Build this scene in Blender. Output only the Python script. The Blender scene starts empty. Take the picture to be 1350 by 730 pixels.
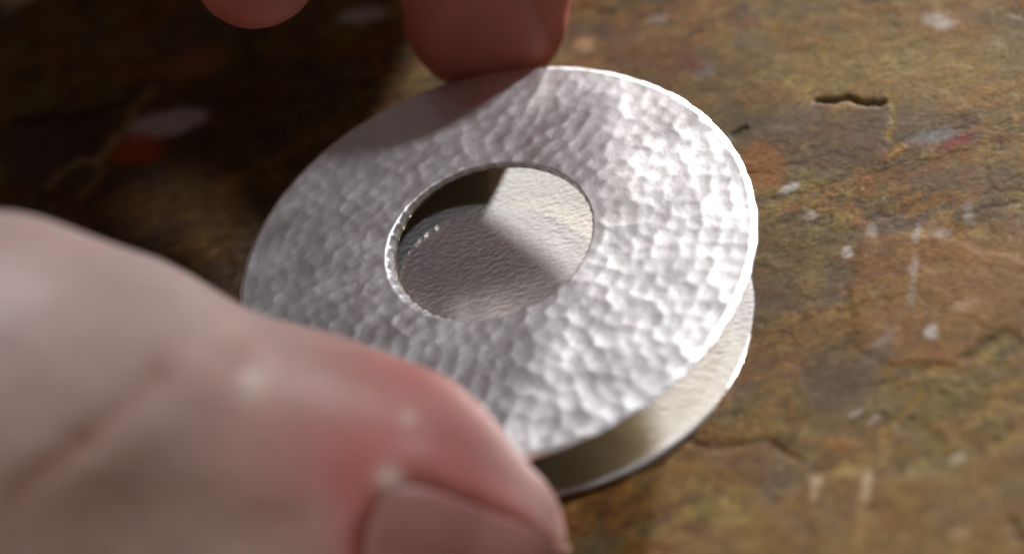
import bpy, math
import numpy as np

# ---------------------------------------------------------------- camera, world, sun, exposure
SC = bpy.context.scene
MM = 0.001
EL = math.radians(46.4); ROLL = math.atan2(.335, .942); DIST = 200.0; FPX = (350.5 / 22.0) * DIST   # photo is 1350 px wide
FWD = np.array([0, math.cos(EL), -math.sin(EL)]); UPC = np.array([0, math.sin(EL), math.cos(EL)]); XC = np.array([1., 0, 0])
RIGHT = math.cos(ROLL) * XC - math.sin(ROLL) * UPC
UP = math.sin(ROLL) * XC + math.cos(ROLL) * UPC
CAM = -FWD * DIST
def at(px, py, z):
    """point of the place (mm) at height z above the bench, sighted at photo pixel px, py"""
    d = (px - 675) / FPX * RIGHT + (365 - py) / FPX * UP + FWD
    return CAM + (z - CAM[2]) / d[2] * d
def scale_at(p):
    return FPX / np.dot(np.asarray(p) - CAM, FWD)      # photo pixels per mm at that point

from mathutils import Matrix
cam_d = bpy.data.cameras.new('camera'); cam = bpy.data.objects.new('camera', cam_d); SC.collection.objects.link(cam)
cam_d.sensor_width = 36.0; cam_d.lens = 36.0 * FPX / 1350.0
cam_d.clip_start = 0.005; cam_d.clip_end = 20.0
M = Matrix(((RIGHT[0], UP[0], -FWD[0], CAM[0] * MM), (RIGHT[1], UP[1], -FWD[1], CAM[1] * MM),
            (RIGHT[2], UP[2], -FWD[2], CAM[2] * MM), (0, 0, 0, 1)))
cam.matrix_world = M
cam_d.dof.use_dof = True; cam_d.dof.focus_distance = 0.1985; cam_d.dof.aperture_fstop = 11.5
SC.camera = cam

SUN_AZ = math.radians(38.5); SUN_EL = math.radians(9.6)
TO_SUN = np.array([math.sin(SUN_AZ) * math.cos(SUN_EL), math.cos(SUN_AZ) * math.cos(SUN_EL), math.sin(SUN_EL)])
w = bpy.data.worlds.new('World'); SC.world = w; w.use_nodes = True
bg = w.node_tree.nodes['Background']; bg.inputs[0].default_value = (.027, .025, .025, 1); bg.inputs[1].default_value = 1.0
sd = bpy.data.lights.new('sun', 'SUN'); sd.energy = 4.6; sd.angle = math.radians(2.4); sd.color = (1, .965, .925)
sun = bpy.data.objects.new('sun', sd); SC.collection.objects.link(sun)
from mathutils import Vector
sun.rotation_euler = Vector(TO_SUN).to_track_quat('Z', 'Y').to_euler()
sun.location = (0.3, 0.37, 0.2)
# a small high window on the right; unseen soft fill added behind the viewer's left
def soft(name, loc, size, energy, col, aim=(-.02, -.01, .005)):
    d = bpy.data.lights.new(name, 'AREA'); d.shape = 'DISK'; d.size = size; d.energy = energy; d.color = col
    o = bpy.data.objects.new(name, d); SC.collection.objects.link(o); o.location = loc
    o.rotation_euler = (Vector(loc) - Vector(aim)).to_track_quat('Z', 'Y').to_euler()
LA = math.radians(60); LE = math.radians(48.5)
soft('window_light', (.7 * math.sin(LA) * math.cos(LE), .7 * math.cos(LA) * math.cos(LE), .7 * math.sin(LE)), .05, 1.3, (.95, .95, 1), (0, 0, .005))
soft('fill_light', (-.58, -.56, .31), .4, .9, (1, .96, .94))

SC.view_settings.view_transform = 'Standard'; SC.view_settings.look = 'None'
SC.view_settings.exposure = 1.2; SC.view_settings.gamma = 1.0; SC.view_settings.use_curve_mapping = False
SC.render.engine = 'CYCLES'
SC.cycles.use_denoising = True
SC.cycles.max_bounces = 10; SC.cycles.glossy_bounces = 6
SC.cycles.sample_clamp_indirect = 6.0
SC.cycles.pixel_filter_type = 'BLACKMAN_HARRIS'; SC.cycles.filter_width = 2.2

# ---------------------------------------------------------------- helpers
rng = np.random.default_rng(7)
def tag(o, label=None, cat=None, kind=None, group=None):
    if label: o['label'] = label
    if cat: o['category'] = cat
    if kind: o['kind'] = kind
    if group: o['group'] = group
    return o
def mesh_obj(name, verts_mm, faces, mat, parent=None, smooth=True):
    me = bpy.data.meshes.new(name)
    v = np.ascontiguousarray(np.asarray(verts_mm, np.float64) * MM, np.float32)
    f = np.asarray(faces, np.int32); n = f.shape[1]
    me.vertices.add(len(v)); me.vertices.foreach_set('co', v.ravel())
    me.loops.add(f.size); me.loops.foreach_set('vertex_index', f.ravel())
    me.polygons.add(len(f)); me.polygons.foreach_set('loop_start', np.arange(0, f.size, n, dtype=np.int32))
    me.update(calc_edges=True); me.validate()
    me.polygons.foreach_set('use_smooth', np.full(len(me.polygons), smooth, bool))
    me.materials.append(mat)
    o = bpy.data.objects.new(name, me); SC.collection.objects.link(o)
    if parent: o.parent = parent
    return o
def set_col(o, name, rgb):
    a = o.data.color_attributes.new(name, 'FLOAT_COLOR', 'POINT')
    c = np.ones((len(o.data.vertices), 4), np.float32); c[:, :3] = rgb
    a.data.foreach_set('color', c.ravel())
_P = rng.permutation(512); _P = np.concatenate([_P, _P, _P]); _G = rng.normal(size=(512, 2)); _G /= np.linalg.norm(_G, axis=1)[:, None]
def perlin(x, y):
    xi = np.floor(x).astype(int); yi = np.floor(y).astype(int); xf = x - xi; yf = y - yi
    u = xf**3 * (xf * (xf * 6 - 15) + 10); v = yf**3 * (yf * (yf * 6 - 15) + 10)
    def g(i, j, dx, dy):
        h = _P[(_P[i & 511] + (j & 511)) & 511]
        return _G[h, 0] * dx + _G[h, 1] * dy
    a = g(xi, yi, xf, yf); b = g(xi + 1, yi, xf - 1, yf); c = g(xi, yi + 1, xf, yf - 1); d = g(xi + 1, yi + 1, xf - 1, yf - 1)
    return (a + u * (b - a)) * (1 - v) + (c + u * (d - c)) * v
def fbm(x, y, o=4, gain=.5):
    s = 0; amp = 1.0; t = 0
    for k in range(o):
        s = s + amp * perlin(x * 2**k + 17.3 * k, y * 2**k - 9.1 * k); t += amp; amp *= gain
    return s / t * 1.6
def sstep(a, b, x):
    t = np.clip((x - a) / (b - a), 0, 1); return t * t * (3 - 2 * t)
def lin(r, g, b):
    return np.array([((c / 255 + .055) / 1.055)**2.4 if c > 10 else c / 255 / 12.92 for c in (r, g, b)])
def seg_dist(x, y, pts):
    """distance to a polyline and the position along it (0..1)"""
    best = np.full(x.shape, 1e9); tt = np.zeros(x.shape); sg = np.zeros(x.shape)
    n = len(pts) - 1
    for i in range(n):
        a = pts[i]; b = pts[i + 1]; d = b - a; L = d @ d
        t = np.clip(((x - a[0]) * d[0] + (y - a[1]) * d[1]) / L, 0, 1)
        dx = x - a[0] - t * d[0]; dy = y - a[1] - t * d[1]; q = np.hypot(dx, dy)
        m = q < best; best = np.where(m, q, best); tt = np.where(m, (i + t) / n, tt)
        sg = np.where(m, np.sign(d[0] * dy - d[1] * dx), sg)
    return best, tt, sg
def new_mat(name):
    m = bpy.data.materials.new(name); m.use_nodes = True
    nt = m.node_tree; return m, nt, nt.nodes, nt.links, nt.nodes['Principled BSDF']

# ---------------------------------------------------------------- materials
def mat_stone():
    m, nt, N, L, P = new_mat('weathered_stone')
    at_ = N.new('ShaderNodeAttribute'); at_.attribute_name = 'stain_shade'
    tc = N.new('ShaderNodeTexCoord')
    n1 = N.new('ShaderNodeTexNoise'); n1.inputs['Scale'].default_value = 2600; n1.inputs['Detail'].default_value = 4
    n2 = N.new('ShaderNodeTexNoise'); n2.inputs['Scale'].default_value = 700; n2.inputs['Detail'].default_value = 5
    mp = N.new('ShaderNodeMapping'); mp.inputs['Scale'].default_value = (.8, 1, 1)
    L.new(tc.outputs['Object'], mp.inputs[0]); L.new(mp.outputs[0], n1.inputs['Vector']); L.new(mp.outputs[0], n2.inputs['Vector'])
    mr = N.new('ShaderNodeMapRange'); mr.inputs['From Min'].default_value = .3; mr.inputs['From Max'].default_value = .7
    mr.inputs['To Min'].default_value = .72; mr.inputs['To Max'].default_value = 1.28
    L.new(n1.outputs[0], mr.inputs[0])
    mx = N.new('ShaderNodeMix'); mx.data_type = 'RGBA'; mx.blend_type = 'MULTIPLY'; mx.inputs['Factor'].default_value = 1
    L.new(at_.outputs['Color'], mx.inputs['A']); L.new(mr.outputs[0], mx.inputs['B'])
    L.new(mx.outputs['Result'], P.inputs['Base Color'])
    mr2 = N.new('ShaderNodeMapRange'); mr2.inputs['To Min'].default_value = .5; mr2.inputs['To Max'].default_value = .85
    L.new(n2.outputs[0], mr2.inputs[0]); L.new(mr2.outputs[0], P.inputs['Roughness'])
    b = N.new('ShaderNodeBump'); b.inputs['Strength'].default_value = .35; b.inputs['Distance'].default_value = .00012
    L.new(n1.outputs[0], b.inputs['Height']); L.new(b.outputs[0], P.inputs['Normal'])
    P.inputs['Specular IOR Level'].default_value = .14
    return m
def mat_metal(name, col, rough, scale, dist, strength, var=.06, stretch=(1, 1, 1)):
    m, nt, N, L, P = new_mat(name)
    P.inputs['Metallic'].default_value = 1
    tc = N.new('ShaderNodeTexCoord'); mp = N.new('ShaderNodeMapping'); mp.inputs['Scale'].default_value = stretch
    L.new(tc.outputs['Object'], mp.inputs[0])
    n = N.new('ShaderNodeTexNoise'); n.inputs['Scale'].default_value = scale; n.inputs['Detail'].default_value = 3
    L.new(mp.outputs[0], n.inputs['Vector'])
    n2 = N.new('ShaderNodeTexNoise'); n2.inputs['Scale'].default_value = 260; n2.inputs['Detail'].default_value = 4
    L.new(tc.outputs['Object'], n2.inputs['Vector'])
    r = N.new('ShaderNodeMapRange'); r.inputs['From Min'].default_value = .3; r.inputs['From Max'].default_value = .7
    r.inputs['To Min'].default_value = rough - var; r.inputs['To Max'].default_value = rough + var
    L.new(n2.outputs[0], r.inputs[0]); L.new(r.outputs[0], P.inputs['Roughness'])
    cr = N.new('ShaderNodeMix'); cr.data_type = 'RGBA'
    cr.inputs['A'].default_value = (*[c * .93 for c in col], 1); cr.inputs['B'].default_value = (*col, 1)
    L.new(n2.outputs[0], cr.inputs['Factor']); L.new(cr.outputs['Result'], P.inputs['Base Color'])
    b = N.new('ShaderNodeBump'); b.inputs['Strength'].default_value = strength; b.inputs['Distance'].default_value = dist
    L.new(n.outputs[0], b.inputs['Height']); L.new(b.outputs[0], P.inputs['Normal'])
    return m
def mat_skin():
    m, nt, N, L, P = new_mat('skin')
    a = N.new('ShaderNodeAttribute'); a.attribute_name = 'flush_shade'
    tc = N.new('ShaderNodeTexCoord')
    n1 = N.new('ShaderNodeTexNoise'); n1.inputs['Scale'].default_value = 130; n1.inputs['Detail'].default_value = 4
    n2 = N.new('ShaderNodeTexNoise'); n2.inputs['Scale'].default_value = 1500; n2.inputs['Detail'].default_value = 3
    for n in (n1, n2): L.new(tc.outputs['Object'], n.inputs['Vector'])
    mr = N.new('ShaderNodeMapRange'); mr.inputs['From Min'].default_value = .3; mr.inputs['From Max'].default_value = .7
    mr.inputs['To Min'].default_value = .91; mr.inputs['To Max'].default_value = 1.08
    L.new(n1.outputs[0], mr.inputs[0])
    mx = N.new('ShaderNodeMix'); mx.data_type = 'RGBA'; mx.blend_type = 'MULTIPLY'; mx.inputs['Factor'].default_value = 1
    L.new(a.outputs['Color'], mx.inputs['A']); L.new(mr.outputs[0], mx.inputs['B'])
    L.new(mx.outputs['Result'], P.inputs['Base Color'])
    P.inputs['Roughness'].default_value = .5; P.inputs['Specular IOR Level'].default_value = .4
    P.inputs['Subsurface Weight'].default_value = .6; P.inputs['Subsurface Radius'].default_value = (1, .32, .16)
    P.inputs['Subsurface Scale'].default_value = .0028
    b = N.new('ShaderNodeBump'); b.inputs['Strength'].default_value = .3; b.inputs['Distance'].default_value = .00015
    L.new(n2.outputs[0], b.inputs['Height']); L.new(b.outputs[0], P.inputs['Normal'])
    return m
def mat_nail():
    m, nt, N, L, P = new_mat('nail')
    tc = N.new('ShaderNodeTexCoord'); n = N.new('ShaderNodeTexNoise'); n.inputs['Scale'].default_value = 220
    L.new(tc.outputs['Object'], n.inputs['Vector'])
    cr = N.new('ShaderNodeValToRGB'); cr.color_ramp.elements[0].color = (.40, .17, .155, 1); cr.color_ramp.elements[1].color = (.50, .25, .235, 1)
    L.new(n.outputs[0], cr.inputs[0]); L.new(cr.outputs[0], P.inputs['Base Color'])
    P.inputs['Roughness'].default_value = .42; P.inputs['Subsurface Weight'].default_value = .4
    P.inputs['Subsurface Radius'].default_value = (1, .35, .25); P.inputs['Subsurface Scale'].default_value = .0015
    return m
def mat_metal2(*a):
    m = mat_metal(*a); N = m.node_tree.nodes; L = m.node_tree.links
    P = N['Principled BSDF']; g = N.new('ShaderNodeBsdfAnisotropic'); g.inputs['Roughness'].default_value = .64; g.inputs['Anisotropy'].default_value = .48      # brushed one way
    tv = N.new('ShaderNodeCombineXYZ'); tv.inputs[0].default_value = -.12; tv.inputs[1].default_value = .99; L.new(tv.outputs[0], g.inputs['Tangent'])
    g.inputs['Color'].default_value = (.72, .72, .73, 1)
    nl = P.inputs['Normal'].links[0]; L.new(nl.from_socket, g.inputs['Normal']); L.remove(nl)
    mx = N.new('ShaderNodeMixShader'); mx.inputs[0].default_value = .27
    L.new(P.outputs[0], mx.inputs[1]); L.new(g.outputs[0], mx.inputs[2]); L.new(mx.outputs[0], N['Material Output'].inputs[0])
    return m
STONE = mat_stone()
SILVER = mat_metal('hammered_silver', (.88, .875, .88), .45, 1500, .00006, .4)
BACK = mat_metal('dull_silver_back', (.86, .79, .60), .24, 1500, .00006, .4)
PLATE = mat_metal2('textured_silver', (.54, .495, .43), .12, 3000, .0001, .6, .03, (.6, 1, 1))
SKIN = mat_skin(); NAIL = mat_nail()

# ---------------------------------------------------------------- stone bench surface
SLOPE = math.tan(math.radians(2.3)); AZ2 = np.array([math.sin(SUN_AZ), math.cos(SUN_AZ)])
def axis_pts(lo, hi, step, far):
    core = np.arange(lo, hi + 1e-6, step); out = []
    s = step; x = hi
    while x < far: s *= 1.25; x += s; out.append(x)
    outl = []; s = step; x = lo
    while x > -far: s *= 1.25; x -= s; outl.append(x)
    return np.concatenate([outl[::-1], core, out])
def P2(*pix): return [at(px, py, 0)[:2] for px, py in pix]
def build_stone():
    gx = axis_pts(-48, 58, .17, 260); gy = axis_pts(-50, 58, .17, 260)
    X, Y = np.meshgrid(gx, gy)
    # the bedding runs along x, warped
    wx = X + 3.0 * fbm(X / 14, Y / 11, 3); wy = Y + 2.2 * fbm(X / 13 + 40, Y / 10 + 8, 3)
    vx = X + 1.2 * fbm(X / 4.1 + 7, Y / 3.1, 4); vy = Y + 1.0 * fbm(X / 3.7 + 2, Y / 3.3 + 19, 4)
    bed = fbm(wx / 15, wy / 9.5, 5)
    blot = fbm(wx / 8.5 + 30, wy / 7 + 5, 5)
    fine = fbm(wx / 2.0 + 3, wy / 1.35 + 70, 4)
    grit = fbm(X / .75, Y / .65, 3)
    Z = -.55 - SLOPE * (X * AZ2[0] + Y * AZ2[1])
    Z = Z + .10 * fbm(X / 16, Y / 12, 2) + .05 * bed + .022 * fine + .009 * grit
    # thin flakes: terraces of a warped field
    f = fbm(vx / 15 + 90, vy / 10 + 13, 5) * 2.6; fr = f - np.floor(f)
    Z = Z + .035 * (np.floor(f) + sstep(.86, 1.0, fr))
    edge = np.exp(-((fr - .93) / .05)**2)
    olive = lin(154, 134, 88); ochre = lin(152, 112, 70); mauve = lin(124, 108, 108); rust = lin(160, 104, 66); grey = lin(124, 115, 92); pale = lin(176, 150, 108)
    def mix(c, col, k): return c * (1 - k[..., None]) + np.asarray(col) * k[..., None]
    C = np.broadcast_to(olive, X.shape + (3,)).copy()
    C = mix(C, ochre, sstep(-.2, .3, bed))
    C = mix(C, mauve, .85 * sstep(.02, .28, blot))
    C = mix(C, rust, .7 * sstep(.12, .38, fbm(wx / 8 + 11, wy / 5 - 33, 5)))
    C = mix(C, grey, .65 * sstep(.08, .36, fbm(vx / 4.4 - 51, vy / 3.4 + 21, 5)))
    C = mix(C, lin(112, 84, 60), .75 * sstep(.06, .34, fbm(vx / 3.6 + 77, vy / 2.7 - 5, 5)))
    C = mix(C, pale, .55 * sstep(.14, .40, fbm(vx / 3.8 - 11, vy / 2.6 + 61, 5)))
    C = mix(C, lin(150, 104, 72), .5 * sstep(.14, .36, fbm(vx / 2.2 + 211, vy / 1.7 + 3, 4)))
    C = mix(C, lin(96, 70, 46), .35 * edge * sstep(-.1, .25, fbm(X / 6, Y / 6, 2)))
    # hairline fissures and pale mineral threads
    fz = fbm(vx / 6.5 + 5, vy / 3.2 + 44, 4); fm = sstep(.0, .3, fbm(X / 9 + 70, Y / 9, 2))
    hair = np.exp(-(fz / .022)**2) * fm
    Z = Z - .03 * hair; C = mix(C, lin(58, 42, 30), .75 * hair)
    th2 = fbm(vx / 4.0 + 95, vy / 5.5 + 14, 3); tm = sstep(.05, .35, fbm(X / 7 - 20, Y / 7 + 31, 2))
    C = mix(C, lin(196, 174, 124), .5 * np.exp(-(th2 / .02)**2) * tm)
    spk = sstep(.50, .62, fbm(X / .8 + 300, Y / .6 + 12, 2)); C = mix(C, lin(196, 184, 166), .6 * spk)
    C = C * (1 + .62 * np.clip(fine, -.8, .8))[..., None]
    C = C * (1 + .34 * np.clip(grit, -1, 1))[..., None]
    C = C * (1 + .42 * np.clip(fbm(vx / 1.2 + 31, vy / .95 + 8, 3), -.9, .9))[..., None]
    # irregular outline for hand-placed marks
    jx = X + .55 * fbm(X / 2.2, Y / 2.2, 3); jy = Y + .55 * fbm(X / 2.2 + 9, Y / 2.2 + 5, 3)
    gain = 1.0
    def blob(px, py, rx, ry, col, k=1.0, soft=.35, ang=0):
        nonlocal C
        c = at(px, py, 0)
        # rx, ry in photo pixels along the picture's axes, laid down on the stone
        ux = at(px + 1, py, 0) - c; uy = at(px, py + 1, 0) - c
        A = np.linalg.inv(np.array([[ux[0], uy[0]], [ux[1], uy[1]]]))
        qx = A[0, 0] * (jx - c[0]) + A[0, 1] * (jy - c[1]); qy = A[1, 0] * (jx - c[0]) + A[1, 1] * (jy - c[1])
        ca, sa = math.cos(math.radians(ang)), math.sin(math.radians(ang))
        rxx = (qx * ca - qy * sa) / rx; ryy = (qx * sa + qy * ca) / ry
        C = mix(C, lin(*col) * gain * np.array([1, 1, 1 if gain == 1 else 1.35]), k * (1 - sstep(1 - soft, 1 + soft, np.hypot(rxx, ryy))))
    def groove(pix, wid, depth, col=None, k=.8, step=0.0):
        nonlocal C, Z
        pts = [np.array(p) for p in P2(*pix)]
        d, t, sg = seg_dist(jx, jy, pts)
        fade = sstep(0, .12, t) * (1 - sstep(.88, 1, t)) if depth else 1.0
        Z = Z - depth * np.exp(-(d / wid)**2) * fade
        if col is not None: C = mix(C, lin(*col), k * np.exp(-(d / (wid * 1.1))**2) * fade)
    def plate(pix, dz, col=None, k=.5):
        nonlocal C, Z
        pts = np.array(P2(*pix)); ins = np.zeros(X.shape, bool); n = len(pts)
        for i in range(n):
            a = pts[i]; b = pts[(i + 1) % n]
            c = ((a[1] > jy) != (b[1] > jy)) & (jx < (b[0] - a[0]) * (jy - a[1]) / (b[1] - a[1] + 1e-12) + a[0]); ins ^= c
        d, _, _ = seg_dist(jx, jy, [np.array(p) for p in list(pts) + [pts[0]]])
        s = np.where(ins, d, -d); m = sstep(-.5, .6, s)
        Z = Z + dz * m
        if col is not None: C = mix(C, lin(*col), k * m)
        C = mix(C, lin(70, 50, 34), .12 * np.exp(-((s + .1) / .3)**2) * sstep(-.2, .3, fbm(X / 5, Y / 5, 2)))
    # large colour fields of the lit side
    blob(1190, 60, 230, 70, (172, 146, 96), .55, .6)
    blob(880, 70, 120, 40, (120, 88, 62), .7, .5, -15)
    blob(960, 155, 80, 26, (96, 84, 62), .7, .5, 10)
    blob(1115, 170, 110, 40, (124, 104, 96), .65, .6, 8)
    blob(1040, 145, 45, 20, (128, 116, 112), .6, .5, 30)
    blob(1005, 205, 28, 30, (172, 118, 72), .8, .5)
    blob(1270, 220, 90, 22, (122, 104, 92), .6, .6)
    blob(1100, 500, 48, 44, (104, 90, 92), .85, .6)
    blob(1010, 470, 110, 60, (126, 94, 56), .5, .7)
    blob(1060, 330, 60, 60, (124, 102, 78), .6, .7)
    blob(1000, 360, 40, 60, (108, 86, 66), .6, .6)
    blob(1300, 350, 100, 60, (176, 138, 92), .6, .7, 20)
    blob(1240, 525, 120, 40, (142, 124, 82), .6, .6, 12)
    blob(960, 600, 90, 40, (140, 102, 60), .6, .6)
    # broken plates
    plate([(1135, 300), (1215, 292), (1300, 322), (1370, 335), (1370, 440), (1300, 438), (1255, 470), (1180, 475), (1130, 450), (1120, 370)], .07, (166, 122, 86), .42)
    plate([(860, 760), (960, 690), (1050, 640), (1110, 622), (1200, 625), (1290, 600), (1370, 575), (1400, 800), (860, 800)], .10, (164, 128, 82), .5)
    plate([(930, 180), (1000, 160), (1060, 118), (1125, 122), (1172, 118), (1165, 190), (1080, 232), (990, 255)], .05)
    groove([(1068, 118), (1090, 116), (1112, 111), (1130, 117), (1150, 124), (1168, 113)], .28, .36, (44, 30, 20), .75)
    groove([(1170, 95), (1175, 130), (1172, 165), (1190, 190)], .35, .03, (176, 148, 78), .6)
    groove([(1165, 198), (1182, 186), (1195, 174)], .35, -.08, (196, 152, 92), .8)
    groove([(1265, 272), (1300, 262), (1345, 250)], .3, .06, (84, 64, 46), .55)
    groove([(1010, 290), (1060, 268)], .3, .05, (84, 66, 48), .5)
    groove([(1255, 472), (1290, 450), (1320, 432), (1350, 436)], .5, .07, (100, 72, 48), .55)
    groove([(1160, 600), (1168, 560), (1205, 525), (1225, 505)], .32, .05, (178, 146, 80), .6)
    groove([(1270, 560), (1300, 535), (1330, 505), (1350, 500)], .35, .04, (184, 152, 88), .7)
    groove([(960, 165), (985, 155)], .4, .15, (60, 46, 34), .7)
    groove([(880, 575), (940, 590), (1010, 580), (1060, 612)], .4, .08, (112, 84, 58), .6)
    groove([(1330, 680), (1345, 720)], .5, .1, (90, 66, 44), .6)
    # rough netted patch with yellow threads
    c = at(1255, 530, 0); pm = np.exp(-(((X - c[0]) / 9)**2 + ((Y - c[1]) / 6)**2)**2)
    cell = fbm(vx / 1.6 + 9, vy / 1.3 + 3, 3)
    Z = Z + pm * (.05 * cell - .06 * np.exp(-(cell / .05)**2))
    C = mix(C, lin(150, 126, 74), .5 * pm * np.exp(-(cell / .06)**2))
    # small marks
    gain = 1.35
    for a in [(1228, 163, 30, 9, (152, 150, 142), .9, .4, 10), (1262, 170, 22, 7, (150, 66, 52), .85, .4, 12), (1240, 178, 16, 6, (140, 74, 66), .6, .5, 8),
              (1038, 235, 16, 7, (206, 204, 196), .9, .4, 20), (1065, 270, 12, 7, (178, 166, 150), .8, .5, 10), (1116, 322, 7, 5, (214, 206, 192), .95, .4),
              (1150, 290, 7, 9, (180, 172, 160), .8, .5), (1208, 295, 6, 14, (182, 176, 166), .8, .5), (1275, 265, 7, 16, (176, 170, 158), .7, .5),
              (1240, 295, 12, 6, (188, 176, 164), .8, .5), (1202, 345, 6, 20, (190, 180, 162), .75, .5), (1200, 380, 6, 14, (176, 168, 152), .6, .5),
              (1228, 430, 10, 11, (206, 204, 198), .9, .45), (1160, 440, 22, 5, (180, 166, 146), .7, .5, 35), (1270, 395, 20, 8, (196, 168, 134), .7, .5, 15),
              (1142, 640, 7, 22, (206, 190, 152), .85, .5), (1075, 640, 5, 18, (198, 178, 142), .8, .5), (1265, 600, 8, 8, (196, 186, 160), .8, .5),
              (1265, 705, 12, 8, (190, 166, 120), .7, .5), (1135, 690, 5, 40, (186, 154, 104), .5, .6), (1235, 5, 22, 10, (216, 208, 194), .9, .4, -15),
              (765, 40, 14, 11, (198, 172, 130), .85, .45), (862, 6, 12, 6, (184, 176, 160), .8, .5), (925, 75, 14, 12, (136, 132, 128), .7, .5), (905, 62, 26, 9, (116, 62, 40), .7, .5, -20),
              (1310, 35, 16, 8, (178, 158, 130), .6, .5), (1195, 225, 6, 5, (90, 84, 88), .6, .5),
              (1125, 540, 10, 3, (214, 206, 196), .8, .5, 30), (1152, 548, 8, 2, (214, 206, 196), .8, .5, 30),
              (1160, 455, 14, 30, (120, 118, 110), .5, .6, -40),
              (470, 3, 34, 9, (225, 228, 232), .95, .35, 12)]:
        blob(*a[:5], a[5] * .8, *a[6:])
    # the hand's shade at the upper left, painted in as dark reddish brown
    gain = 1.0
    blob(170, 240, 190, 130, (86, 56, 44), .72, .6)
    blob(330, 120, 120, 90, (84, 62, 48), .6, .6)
    gain = 1.35
    blob(217, 152, 52, 17, (205, 186, 186), 1.0, .25, 12)
    blob(196, 168, 32, 11, (200, 182, 180), .9, .3, 20)
    blob(178, 188, 34, 20, (176, 84, 48), .9, .4, 15)
    blob(250, 70, 40, 18, (166, 112, 74), .7, .5, 15)
    blob(60, 190, 70, 40, (84, 70, 66), .7, .6)
    groove([(205, 100), (175, 130), (158, 160), (140, 185), (115, 215)], .5, .05, (206, 172, 134), .8)
    groove([(140, 205), (100, 208), (70, 230), (55, 245)], .4, .05, (196, 168, 134), .7)
    groove([(140, 205), (118, 235), (100, 262)], .35, .05, (190, 150, 120), .6)
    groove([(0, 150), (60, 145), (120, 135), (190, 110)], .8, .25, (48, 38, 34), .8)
    groove([(270, 250), (330, 215), (400, 175), (440, 140)], .6, .05, (170, 120, 74), .5)
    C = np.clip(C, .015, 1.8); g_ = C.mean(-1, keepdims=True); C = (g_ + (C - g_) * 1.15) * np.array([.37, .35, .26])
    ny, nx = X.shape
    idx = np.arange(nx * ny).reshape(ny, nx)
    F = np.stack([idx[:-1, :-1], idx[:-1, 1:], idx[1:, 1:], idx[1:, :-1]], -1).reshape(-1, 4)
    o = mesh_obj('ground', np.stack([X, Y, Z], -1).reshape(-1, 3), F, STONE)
    set_col(o, 'stain_shade', C.reshape(-1, 3))
    tag(o, 'worn brown and ochre stone surface with cracks under the discs', None, 'structure')
    return o
build_stone()

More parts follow.
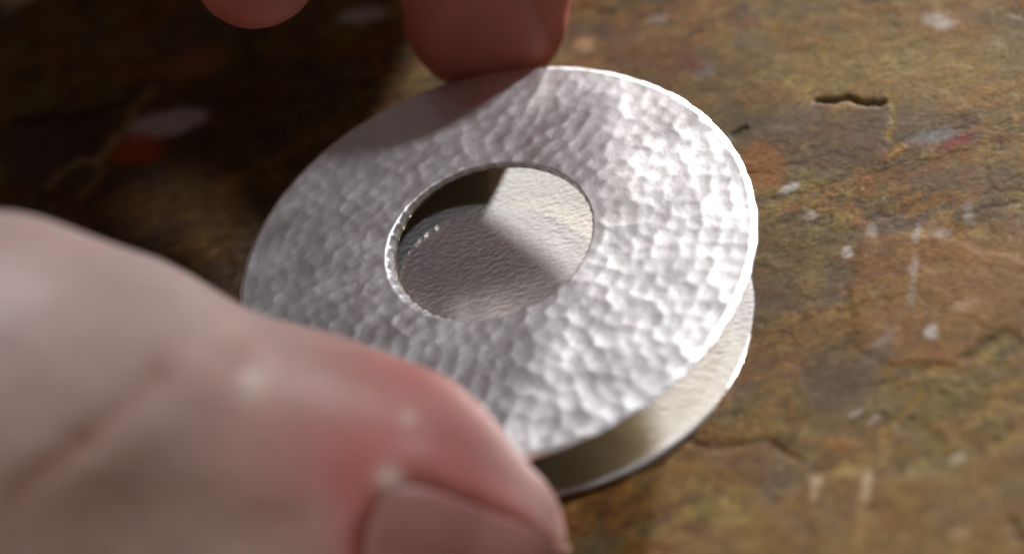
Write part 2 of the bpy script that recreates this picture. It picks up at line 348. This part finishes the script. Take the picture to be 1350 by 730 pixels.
# ---------------------------------------------------------------- the two silver discs
UC = np.array([-.87, -1.10]); UR = 21.5; HC = np.array([-.76, .41]); HR = 8.67; UZ = 4.5
def build_ring():
    na, nr = 1100, 190
    th = np.linspace(0, 2 * np.pi, na, endpoint=False)
    r1 = np.random.default_rng(3)
    def ring_noise(freqs, amp):
        return sum(amp / (k**.6) * np.sin(k * th + r1.uniform(0, 6.28)) for k in freqs)
    ro = UR + ring_noise((2, 3, 5, 9, 14, 23, 37), .045)
    ri = HR + ring_noise((2, 3, 5, 11, 19), .03)
    O = np.stack([UC[0] + ro * np.cos(th), UC[1] + ro * np.sin(th)], -1)
    I = np.stack([HC[0] + ri * np.cos(th), HC[1] + ri * np.sin(th)], -1)
    s = np.linspace(0, 1, nr)
    X = I[None, :, 0] * (1 - s[:, None]) + O[None, :, 0] * s[:, None]
    Y = I[None, :, 1] * (1 - s[:, None]) + O[None, :, 1] * s[:, None]
    # hammer marks: overlapping shallow round dents laid in rows round the ring
    pts = []
    rad = 7.6
    while rad < 23.5:
        n = int(2 * np.pi * rad / 1.5); ph = r1.uniform(0, 6.28)
        for k in range(n):
            a = ph + 2 * np.pi * k / n + r1.normal(0, .15 / rad); q = rad + r1.normal(0, .14)
            cc = HC * max(0, 1 - (rad - 8.5) / 13) + UC * min(1, (rad - 8.5) / 13)
            pts.append((cc[0] + q * math.cos(a), cc[1] + q * math.sin(a)))
        rad += 1.3
    pts = np.array(pts); dep = r1.uniform(-.008, .010, len(pts)); tx = r1.normal(0, .025, len(pts)); ty = r1.normal(0, .025, len(pts))
    curv = r1.uniform(.055, .075, len(pts))
    Hh = np.zeros(X.shape).ravel(); xf = X.ravel(); yf = Y.ravel()
    B = 20000
    for i in range(0, len(xf), B):
        dx = xf[i:i + B, None] - pts[None, :, 0]; dy = yf[i:i + B, None] - pts[None, :, 1]
        v = curv * (dx * dx + dy * dy) + dep + tx * dx + ty * dy
        k = 60.0; m = v.min(1)
        Hh[i:i + B] = m - np.log(np.exp(-k * (v - m[:, None])).sum(1)) / k
    Hh = Hh.reshape(X.shape)
    Hh = Hh - Hh.mean()
    Hh += .012 * fbm(X / .8, Y / .5, 3)
    rr = np.hypot(X - UC[0], Y - UC[1]) / UR
    dome = .25 * (1 - rr**2) + .09 * fbm(X / 11, Y / 11, 2)
    T = (.80 - .45 * s)[:, None]                           # hammered thinner towards the rim
    edge_o = sstep(0, 1, np.clip((1 - s) * 12.9 / .35, 0, 1))[:, None]      # soft arris at the rims
    edge_i = sstep(0, 1, np.clip(s * 12.9 / .12, 0, 1))[:, None]
    Z = UZ + dome + Hh * .92 - .12 * (1 - edge_o) - .03 * (1 - edge_i)
    top = np.stack([X, Y, Z], -1)
    bot = np.stack([X, Y, UZ + dome - T + .06 * (1 - edge_o) + .012 * fbm(X / 1.5, Y / 1.5, 2)], -1)
    # the hole's edge is burnished over into a slope on the left
    slope = np.clip(np.cos(th - math.radians(196)), 0, 1)**1.3 * .85
    fall = np.clip(1 - s * 12.9 / 2.0, 0, 1)[:, None]
    bot[..., 0] -= fall * slope * np.cos(th); bot[..., 1] -= fall * slope * np.sin(th)
    # ribbed cut wall of the hole: middle loops between top and bottom
    nw = 4
    rib = .06 * np.sin(th * 40 + 1.2 * np.sin(3 * th)) + .03 * np.sin(th * 83 + 2) + .03 * ring_noise((51, 67, 90), .5)
    loops_i = []; loops_o = []
    for k in range(1, nw):
        q = k / nw
        bul = math.sin(math.pi * q)
        rin = ri + rib * bul * 1.3 - .02 * bul - slope * q
        a = np.stack([HC[0] + rin * np.cos(th), HC[1] + rin * np.sin(th), top[0, :, 2] * (1 - q) + bot[0, :, 2] * q], -1)
        ron = ro + .10 * bul + rib * .5 * bul
        b = np.stack([UC[0] + ron * np.cos(th), UC[1] + ron * np.sin(th), top[-1, :, 2] * (1 - q) + bot[-1, :, 2] * q], -1)
        loops_i.append(a); loops_o.append(b)
    rows = [*loops_i[::-1], *[top[k] for k in range(nr)], *loops_o, *[bot[k] for k in range(nr - 1, -1, -2)]]
    if (nr - 1) % 2: rows.append(bot[0])
    V = np.concatenate(rows); m = len(rows)
    idx = np.arange(m * na).reshape(m, na); nxt = np.roll(idx, -1, 1)
    j = np.arange(m); jn = (j + 1) % m
    F = np.stack([idx[j], idx[jn], nxt[jn], nxt[j]], -1).reshape(-1, 4)
    # orient outward: rows run inner->outer on top, so (idx, next row, next angle) already faces up
    o = mesh_obj('washer', V, F, SILVER)
    o.data.materials.append(BACK)                          # the reverse is left unpolished
    mi = np.zeros(len(o.data.polygons), np.int32); first = (len(loops_i) + nr + len(loops_o)) * na
    if len(mi) == len(F): mi[first:] = 1
    o.data.polygons.foreach_set('material_index', mi)
    tag(o, 'hammered silver ring with a round hole, lying over the plain disc', 'ring')
    return o
build_ring()

LC = np.array([.17, -6.05]); LR = 18.1; LZ = 1.38; LN = np.array([.105, -.022])
def build_plate():
    na, nr = 900, 220
    th = np.linspace(0, 2 * np.pi, na, endpoint=False); r1 = np.random.default_rng(5)
    ro = LR + sum(.03 / k**.5 * np.sin(k * th + r1.uniform(0, 6.28)) for k in (2, 3, 5, 8, 13, 29))
    s = np.linspace(.02, 1, nr)
    X = LC[0] + s[:, None] * (ro * np.cos(th))[None]; Y = LC[1] + s[:, None] * (ro * np.sin(th))[None]
    base = LZ - LN[0] * (X - LC[0]) - LN[1] * (Y - LC[1])
    e = sstep(0, 1, np.clip((1 - s) * LR / .25, 0, 1))[:, None]
    Z = base + .0022 * fbm(X / .75, Y / .42, 3) + .05 * fbm(X / 9, Y / 9, 2) - .07 * (1 - e)
    T = .5
    top = np.stack([X, Y, Z], -1); bot = np.stack([X, Y, base - T + .06 * (1 - e)], -1)
    c = np.stack([top[-1, :, 0], top[-1, :, 1], (top[-1, :, 2] + bot[-1, :, 2]) / 2], -1)
    c[:, 0] += .07 * np.cos(th); c[:, 1] += .07 * np.sin(th)
    rows = [*top, c, *bot[::-4]]
    V = np.concatenate(rows); m = len(rows)
    idx = np.arange(m * na).reshape(m, na); nxt = np.roll(idx, -1, 1)
    F = np.stack([idx[:-1], idx[1:], nxt[1:], nxt[:-1]], -1).reshape(-1, 4)
    # close the two centres with quads across the small inner loops
    V = list(V); ct = len(V); V.append([LC[0], LC[1], LZ]); V.append([LC[0], LC[1], LZ - T])
    h = np.arange(0, na, 2)
    ft = np.stack([np.full(len(h), ct), idx[0, h], idx[0, h + 1], idx[0, (h + 2) % na]], -1)
    fb = np.stack([np.full(len(h), ct + 1), idx[-1, (h + 2) % na], idx[-1, h + 1], idx[-1, h]], -1)
    o = mesh_obj('disc', np.array(V), np.concatenate([F, ft, fb]), PLATE)
    tag(o, 'plain shiny silver disc lying underneath the hammered ring', 'disc')
    return o
build_plate()

# ---------------------------------------------------------------- the hand
def px_ball(px, py, z, rpx):
    p = at(px, py, z); return (*p, rpx / scale_at(p))
THUMB = [px_ball(645, 702, 6.6, 102), px_ball(520, 648, 9.2, 158), px_ball(400, 606, 11.5, 160), px_ball(290, 585, 14.5, 166),
         px_ball(140, 545, 19, 206), px_ball(-10, 520, 25, 232)]
THUMB += [(-56., -20., 34., 15.), (-66., 34., 30., 16.), (-26., 86., 22., 19.), (14., 100., 30., 20.)]
tA = at(640, 14, 6.8); rA = 111 / scale_at(tA)
MIDDLE = [(*tA, rA), (tA[0] + 3.5, tA[1] + 4.5, tA[2] + 11, 8.6), (tA[0] + 8.5, tA[1] + 10, tA[2] + 22, 8.6), (tA[0] + 21, tA[1] + 26, 48, 9.4), (40, 76, 78, 11.5)]
tB = at(335, -48, 24); rB = 88 / scale_at(tB)
INDEX = [(*tB, rB), (tB[0] + 4, tB[1] + 5.5, tB[2] + 10, 7.4), (tB[0] + 8, tB[1] + 11, tB[2] + 18, 8.0), (tB[0] + 20, tB[1] + 27, 62, 9), (19, 74, 76, 11.5)]
RINGF = [(35.7, 44.5, 20.3, 9.3), (39.6, 48.1, 29, 9.0), (45, 53, 37, 7.8), (53, 66, 52, 8.6), (60, 82, 74, 11)]
LITTLE = [(78, 74, 33.5, 6.3), (81, 79, 43, 6.8), (84, 86, 52, 7.2), (80, 95, 64, 9.5)]
def chain_sdf(P, ch, k):
    d = None
    for a, b in zip(ch[:-1], ch[1:]):
        A = np.array(a[:3]); B = np.array(b[:3]); ab = B - A; L = ab @ ab
        t = np.clip(((P - A) @ ab) / L, 0, 1)
        q = np.linalg.norm(P - A - t[..., None] * ab, axis=-1) - (a[3] + t * (b[3] - a[3]))
        d = q if d is None else smin(d, q, k)
    return d
def smin(a, b, k):
    h = np.clip(.5 + .5 * (b - a) / k, 0, 1)
    return b + (a - b) * h - k * h * (1 - h)
def hand_sdf(P):
    th = chain_sdf(P, THUMB, 2.5)
    mi = chain_sdf(P, MIDDLE, 2.0)
    # the pad of the middle finger is pressed flat against the rim of the ring
    cyl = (UR + .25) - np.hypot(P[..., 0] - UC[0], P[..., 1] - UC[1])
    mi = np.where(P[..., 2] < 16, -smin(-mi, -cyl, 1.2), mi)
    ix = chain_sdf(P, INDEX, 2.0); rg = chain_sdf(P, RINGF, 2.0); lt = chain_sdf(P, LITTLE, 2.0)
    palm = None
    wr = (66., 136., 84., 22.)
    for m in (INDEX[-1], MIDDLE[-1], RINGF[-1], LITTLE[-1]):
        q = chain_sdf(P, [m, wr], 1); palm = q if palm is None else smin(palm, q, 8)
    palm = smin(palm, chain_sdf(P, [(18, 80, 72, 14), (78, 97, 62, 12)], 1), 8)
    palm = smin(palm, chain_sdf(P, [(2, 92, 26, 18), (30, 108, 52, 20), (66, 136, 80, 20)], 4), 10)
    palm = smin(palm, chain_sdf(P, [(2, 92, 24, 18), (35.5, 105, 22.5, 18.2), (55, 110, 40, 18.5)], 4), 8)
    palm = smin(palm, chain_sdf(P, [wr, (105., 190., 100., 25.)], 4), 10)
    d = palm
    for f in (ix, mi, rg, lt): d = np.minimum(d, smin(d, f, 6))
    d = smin(d, th, 5)
    return d
def surface_nets(sdf, lo, hi, h):
    ax = [np.arange(lo[i], hi[i] + h, h) for i in range(3)]
    n = [len(a) for a in ax]
    S = np.empty(n, np.float32)
    for i in range(n[0]):                                  # slab by slab keeps memory small
        G = np.stack(np.meshgrid(ax[0][i:i + 1], ax[1], ax[2], indexing='ij'), -1)
        S[i] = sdf(G)[0]
    corners = [(i, j, k) for i in (0, 1) for j in (0, 1) for k in (0, 1)]
    cs = np.stack([S[i:n[0] - 1 + i, j:n[1] - 1 + j, k:n[2] - 1 + k] for i, j, k in corners], -1)
    neg = (cs < 0).sum(-1); act = (neg > 0) & (neg < 8)
    ids = -np.ones(act.shape, np.int64); ids[act] = np.arange(act.sum())
    c = cs[act]; cell = np.argwhere(act); acc = np.zeros((len(c), 3)); cnt = np.zeros(len(c))
    for a in range(8):
        for b in range(a + 1, 8):
            A = np.array(corners[a]); B = np.array(corners[b])
            if np.abs(A - B).sum() != 1: continue
            m = (c[:, a] < 0) != (c[:, b] < 0)
            t = np.where(m, c[:, a] / np.where(m, c[:, a] - c[:, b], 1), 0)
            acc += np.where(m[:, None], A + t[:, None] * (B - A), 0); cnt += m
    V = np.array(lo) + (cell + acc / cnt[:, None]) * h
    Q = []
    for axis in range(3):
        o1, o2 = [(1, 2), (2, 0), (0, 1)][axis]
        s0 = [slice(None)] * 3; s1 = [slice(None)] * 3
        s0[axis] = slice(0, n[axis] - 1); s1[axis] = slice(1, n[axis])
        a = S[tuple(s0)]; b = S[tuple(s1)]
        e = np.argwhere((a < 0) != (b < 0))
        e = e[(e[:, o1] > 0) & (e[:, o2] > 0) & (e[:, o1] < n[o1] - 1) & (e[:, o2] < n[o2] - 1)]
        d1 = np.zeros(3, int); d1[o1] = 1; d2 = np.zeros(3, int); d2[o2] = 1
        q = np.stack([ids[tuple((e - d1 - d2).T)], ids[tuple((e - d2).T)], ids[tuple(e.T)], ids[tuple((e - d1).T)]], -1)
        inside = a[tuple(e.T)] < 0
        q[~inside] = q[~inside][:, ::-1]
        Q.append(q)
    return V, np.concatenate(Q)
def build_hand():
    V, F = surface_nets(hand_sdf, (-86, -60, -3), (134, 220, 128), 1.3)
    # smooth the lattice away
    E = np.concatenate([F[:, [0, 1]], F[:, [1, 2]], F[:, [2, 3]], F[:, [3, 0]]])
    def relax(V, k):
        s = np.zeros_like(V); c = np.zeros(len(V))
        np.add.at(s, E[:, 0], V[E[:, 1]]); np.add.at(c, E[:, 0], 1)
        return V + k * (s / np.maximum(c, 1)[:, None] - V)
    for _ in range(3): V = relax(V, .5); V = relax(V, -.45)
    # one split for a finer skin
    n0 = len(V); key = np.sort(E, 1); uq, inv = np.unique(key, axis=0, return_inverse=True); inv = inv.ravel()
    mid = V[uq].mean(1); fc = V[F].mean(1); nf = len(F)
    me_ = [n0 + inv[i * nf:(i + 1) * nf] for i in range(4)]; fi = n0 + len(uq) + np.arange(nf)
    V = np.concatenate([V, mid, fc])
    F = np.concatenate([np.stack([F[:, i], me_[i], fi, me_[i - 1]], -1) for i in range(4)])
    E = np.concatenate([F[:, [0, 1]], F[:, [1, 2]], F[:, [2, 3]], F[:, [3, 0]]])
    for _ in range(4): V = relax(V, .5); V = relax(V, -.42)
    # normals
    fn = np.cross(V[F[:, 2]] - V[F[:, 0]], V[F[:, 3]] - V[F[:, 1]]); N = np.zeros_like(V)
    for i in range(4): np.add.at(N, F[:, i], fn)
    N /= np.linalg.norm(N, axis=1)[:, None] + 1e-9
    # --- thumb nail frame
    tip = np.array(THUMB[0][:3]); mid_ = np.array(THUMB[1][:3]); ax = tip - mid_; ax /= np.linalg.norm(ax)
    tocam = CAM - tip; tocam /= np.linalg.norm(tocam)
    ax = ax + .2 * UP; ax /= np.linalg.norm(ax)
    n = tocam * .83 - UP * .56; n -= ax * (n @ ax); n /= np.linalg.norm(n)
    wd = np.cross(n, ax); wd /= np.linalg.norm(wd)
    if wd @ UP < 0: wd = -wd
    near = np.linalg.norm(V - tip, axis=1) < 45
    nid = np.where(near)[0]; rel = V[nid] - tip
    u = rel @ ax; wv = rel @ wd; nv = rel @ n
    ang = np.arctan2(wv, nv)                               # angle round the thumb from the nail's middle
    NU0, NU1, NA = -7.0, 5.0, .88                          # nail: along the thumb, and its half angle
    du = np.maximum(NU0 - u, u - NU1); da = (np.abs(ang) - NA) * 8.0
    RC = 4.0                                               # rounded corners
    du = du + RC; da = da + RC
    sd_ = np.where((du > 0) & (da > 0), np.hypot(du, da), np.maximum(du, da)) - RC
    back = (u < NU1)
    off = -.4 * (1 - sstep(-.5, .5, sd_)) + .3 * np.exp(-((sd_ - 1.5) / 1.1)**2) * back
    V[nid] += N[nid] * off[:, None]
    # colour: pale knuckle side, redder pads and nail walls
    base = lin(222, 195, 186); red = lin(204, 128, 118); deep = lin(178, 98, 84)
    k = np.zeros(len(V)); 
    def near_px(px, py, z, r): return np.exp(-(np.linalg.norm(V - at(px, py, z), axis=1) / r)**2)
    dn = np.full(len(V), 99.); dn[nid] = sd_
    k += .5 * np.exp(-(np.maximum(dn - .2, 0) / 2.6)**2)
    k += .8 * near_px(590, 560, 12, 11) + .5 * near_px(470, 590, 17, 8) + .3 * near_px(250, 700, 26, 8)
    dt = np.min([np.linalg.norm(V - np.array(c[:3]), axis=1) - 6 for c in (MIDDLE[0], MIDDLE[1], INDEX[0], INDEX[1], RINGF[0])], 0)
    pad = np.exp(-(np.maximum(dt, 0) / 14)**2)
    k = k + .22 * fbm(V[:, 0] / 7 + V[:, 2] / 9, V[:, 1] / 7 - V[:, 2] / 8, 3)
    k = np.clip(k, 0, 1)[:, None]
    C = base * (1 - k) + red * k
    wall = (.75 * np.exp(-((dn - .25) / .55)**2))[:, None]; C = C * (1 - wall) + lin(150, 78, 62) * wall  # shadow line of the nail fold, painted dark red-brown into the skin
    C = C * (1 - pad[:, None]) + deep * pad[:, None]
    C = C * (1 + .10 * np.clip(fbm(V[:, 0] / 3 + 5, V[:, 1] / 3 + V[:, 2] / 4, 3), -1, 1))[:, None]
    # creases at the joint and pale dry flecks
    def crease(pix, z, wid, depth, col, kk):
        nonlocal V, C
        a = at(pix[0], pix[1], z); b = at(pix[2], pix[3], z)
        # a crease seen from the photographer's side: distance measured on the skin
        ab = b - a; t = np.clip(((V - a) @ ab) / (ab @ ab), 0, 1); q = V - a - t[:, None] * ab
        vd = (a + b) / 2 - CAM; vd /= np.linalg.norm(vd)
        q = q - (q @ vd)[:, None] * vd
        facing = np.clip(-(N @ vd), 0, 1) * (np.linalg.norm(V - (a + b) / 2, axis=1) < 40)
        g = np.exp(-(np.linalg.norm(q, axis=1) / wid)**2) * facing
        V = V - N * (depth * g)[:, None]; C = C * (1 - kk * g[:, None]) + lin(*col) * kk * g[:, None]
    crease((20, 650, 110, 585), 32, .9, .35, (190, 108, 96), .6)
    crease((120, 575, 215, 492), 30, .9, .3, (196, 124, 110), .5)
    crease((60, 670, 200, 560), 32, 2.2, -.25, (222, 190, 176), .4)
    crease((285, 375, 330, 470), 22, 1.2, .45, (204, 140, 124), .4)
    for px, py, z, r, kk in [(328, 500, 24, .75, .7), (333, 520, 24, .7, .6), (520, 630, 14, .8, .9), (542, 548, 15, .55, .6), (512, 622, 14, .6, .7)]:
        crease((px - 3, py + 4, px + 4, py - 6), z, r, -.1, (236, 222, 206), kk)
    o = mesh_obj('hand', V, F, SKIN)
    set_col(o, 'flush_shade', np.clip(C * .84, .02, .9))
    tag(o, 'bare hand pinching the silver discs between thumb and fingertips', 'hand')
    # --- nail plate, curved over the thumb's end
    nu, nw = 40, 44
    us = np.linspace(0, 1, nu); ws = np.linspace(-1, 1, nw)
    rows = []
    def radius(u_, a_):
        d = math.sin(a_) * wd + math.cos(a_) * n
        lo_, hi_ = 0.0, 16.0
        p0 = tip + ax * u_
        for _ in range(18):
            m_ = (lo_ + hi_) / 2
            if thumb_only((p0 + d * m_)[None])[0] < 0: lo_ = m_
            else: hi_ = m_
        return lo_, p0, d
    thumb_only = lambda P: chain_sdf(P, THUMB[:5], 2.5)
    def layer(dz, shrink):
        out = []
        for i in us:
            for j in ws:
                v_ = 2 * i - 1; q_ = max(abs(v_), abs(j), 1e-6)      # square grid pressed into a rounded outline
                rr_ = q_ / (abs(v_ / q_)**4.5 + abs(j / q_)**4.5)**(1 / 4.5) * shrink
                v2 = v_ / q_ * rr_; j2 = j / q_ * rr_
                uu = (NU0 + NU1 + .9) / 2 + v2 * (NU1 + .9 - NU0) / 2; a_ = j2 * NA
                r_, p0, d = radius(uu, a_)
                out.append(p0 + d * (r_ + dz))
        return np.array(out)
    A = layer(.05, 1.0); B = layer(-.5, .98)
    idx = np.arange(nu * nw).reshape(nu, nw)
    f1 = np.stack([idx[:-1, :-1], idx[1:, :-1], idx[1:, 1:], idx[:-1, 1:]], -1).reshape(-1, 4)
    f2 = f1[:, ::-1] + nu * nw
    bd = np.concatenate([idx[0, :], idx[1:, -1], idx[-1, -2::-1], idx[-2:0:-1, 0]])
    bn = np.roll(bd, -1); f3 = np.stack([bd, bn, bn + nu * nw, bd + nu * nw], -1)
    no = mesh_obj('nail', np.concatenate([A, B]), np.concatenate([f1, f2, f3]), NAIL, o)
    no['label'] = 'pink thumbnail with a soft lengthwise curve'
    return o
build_hand()
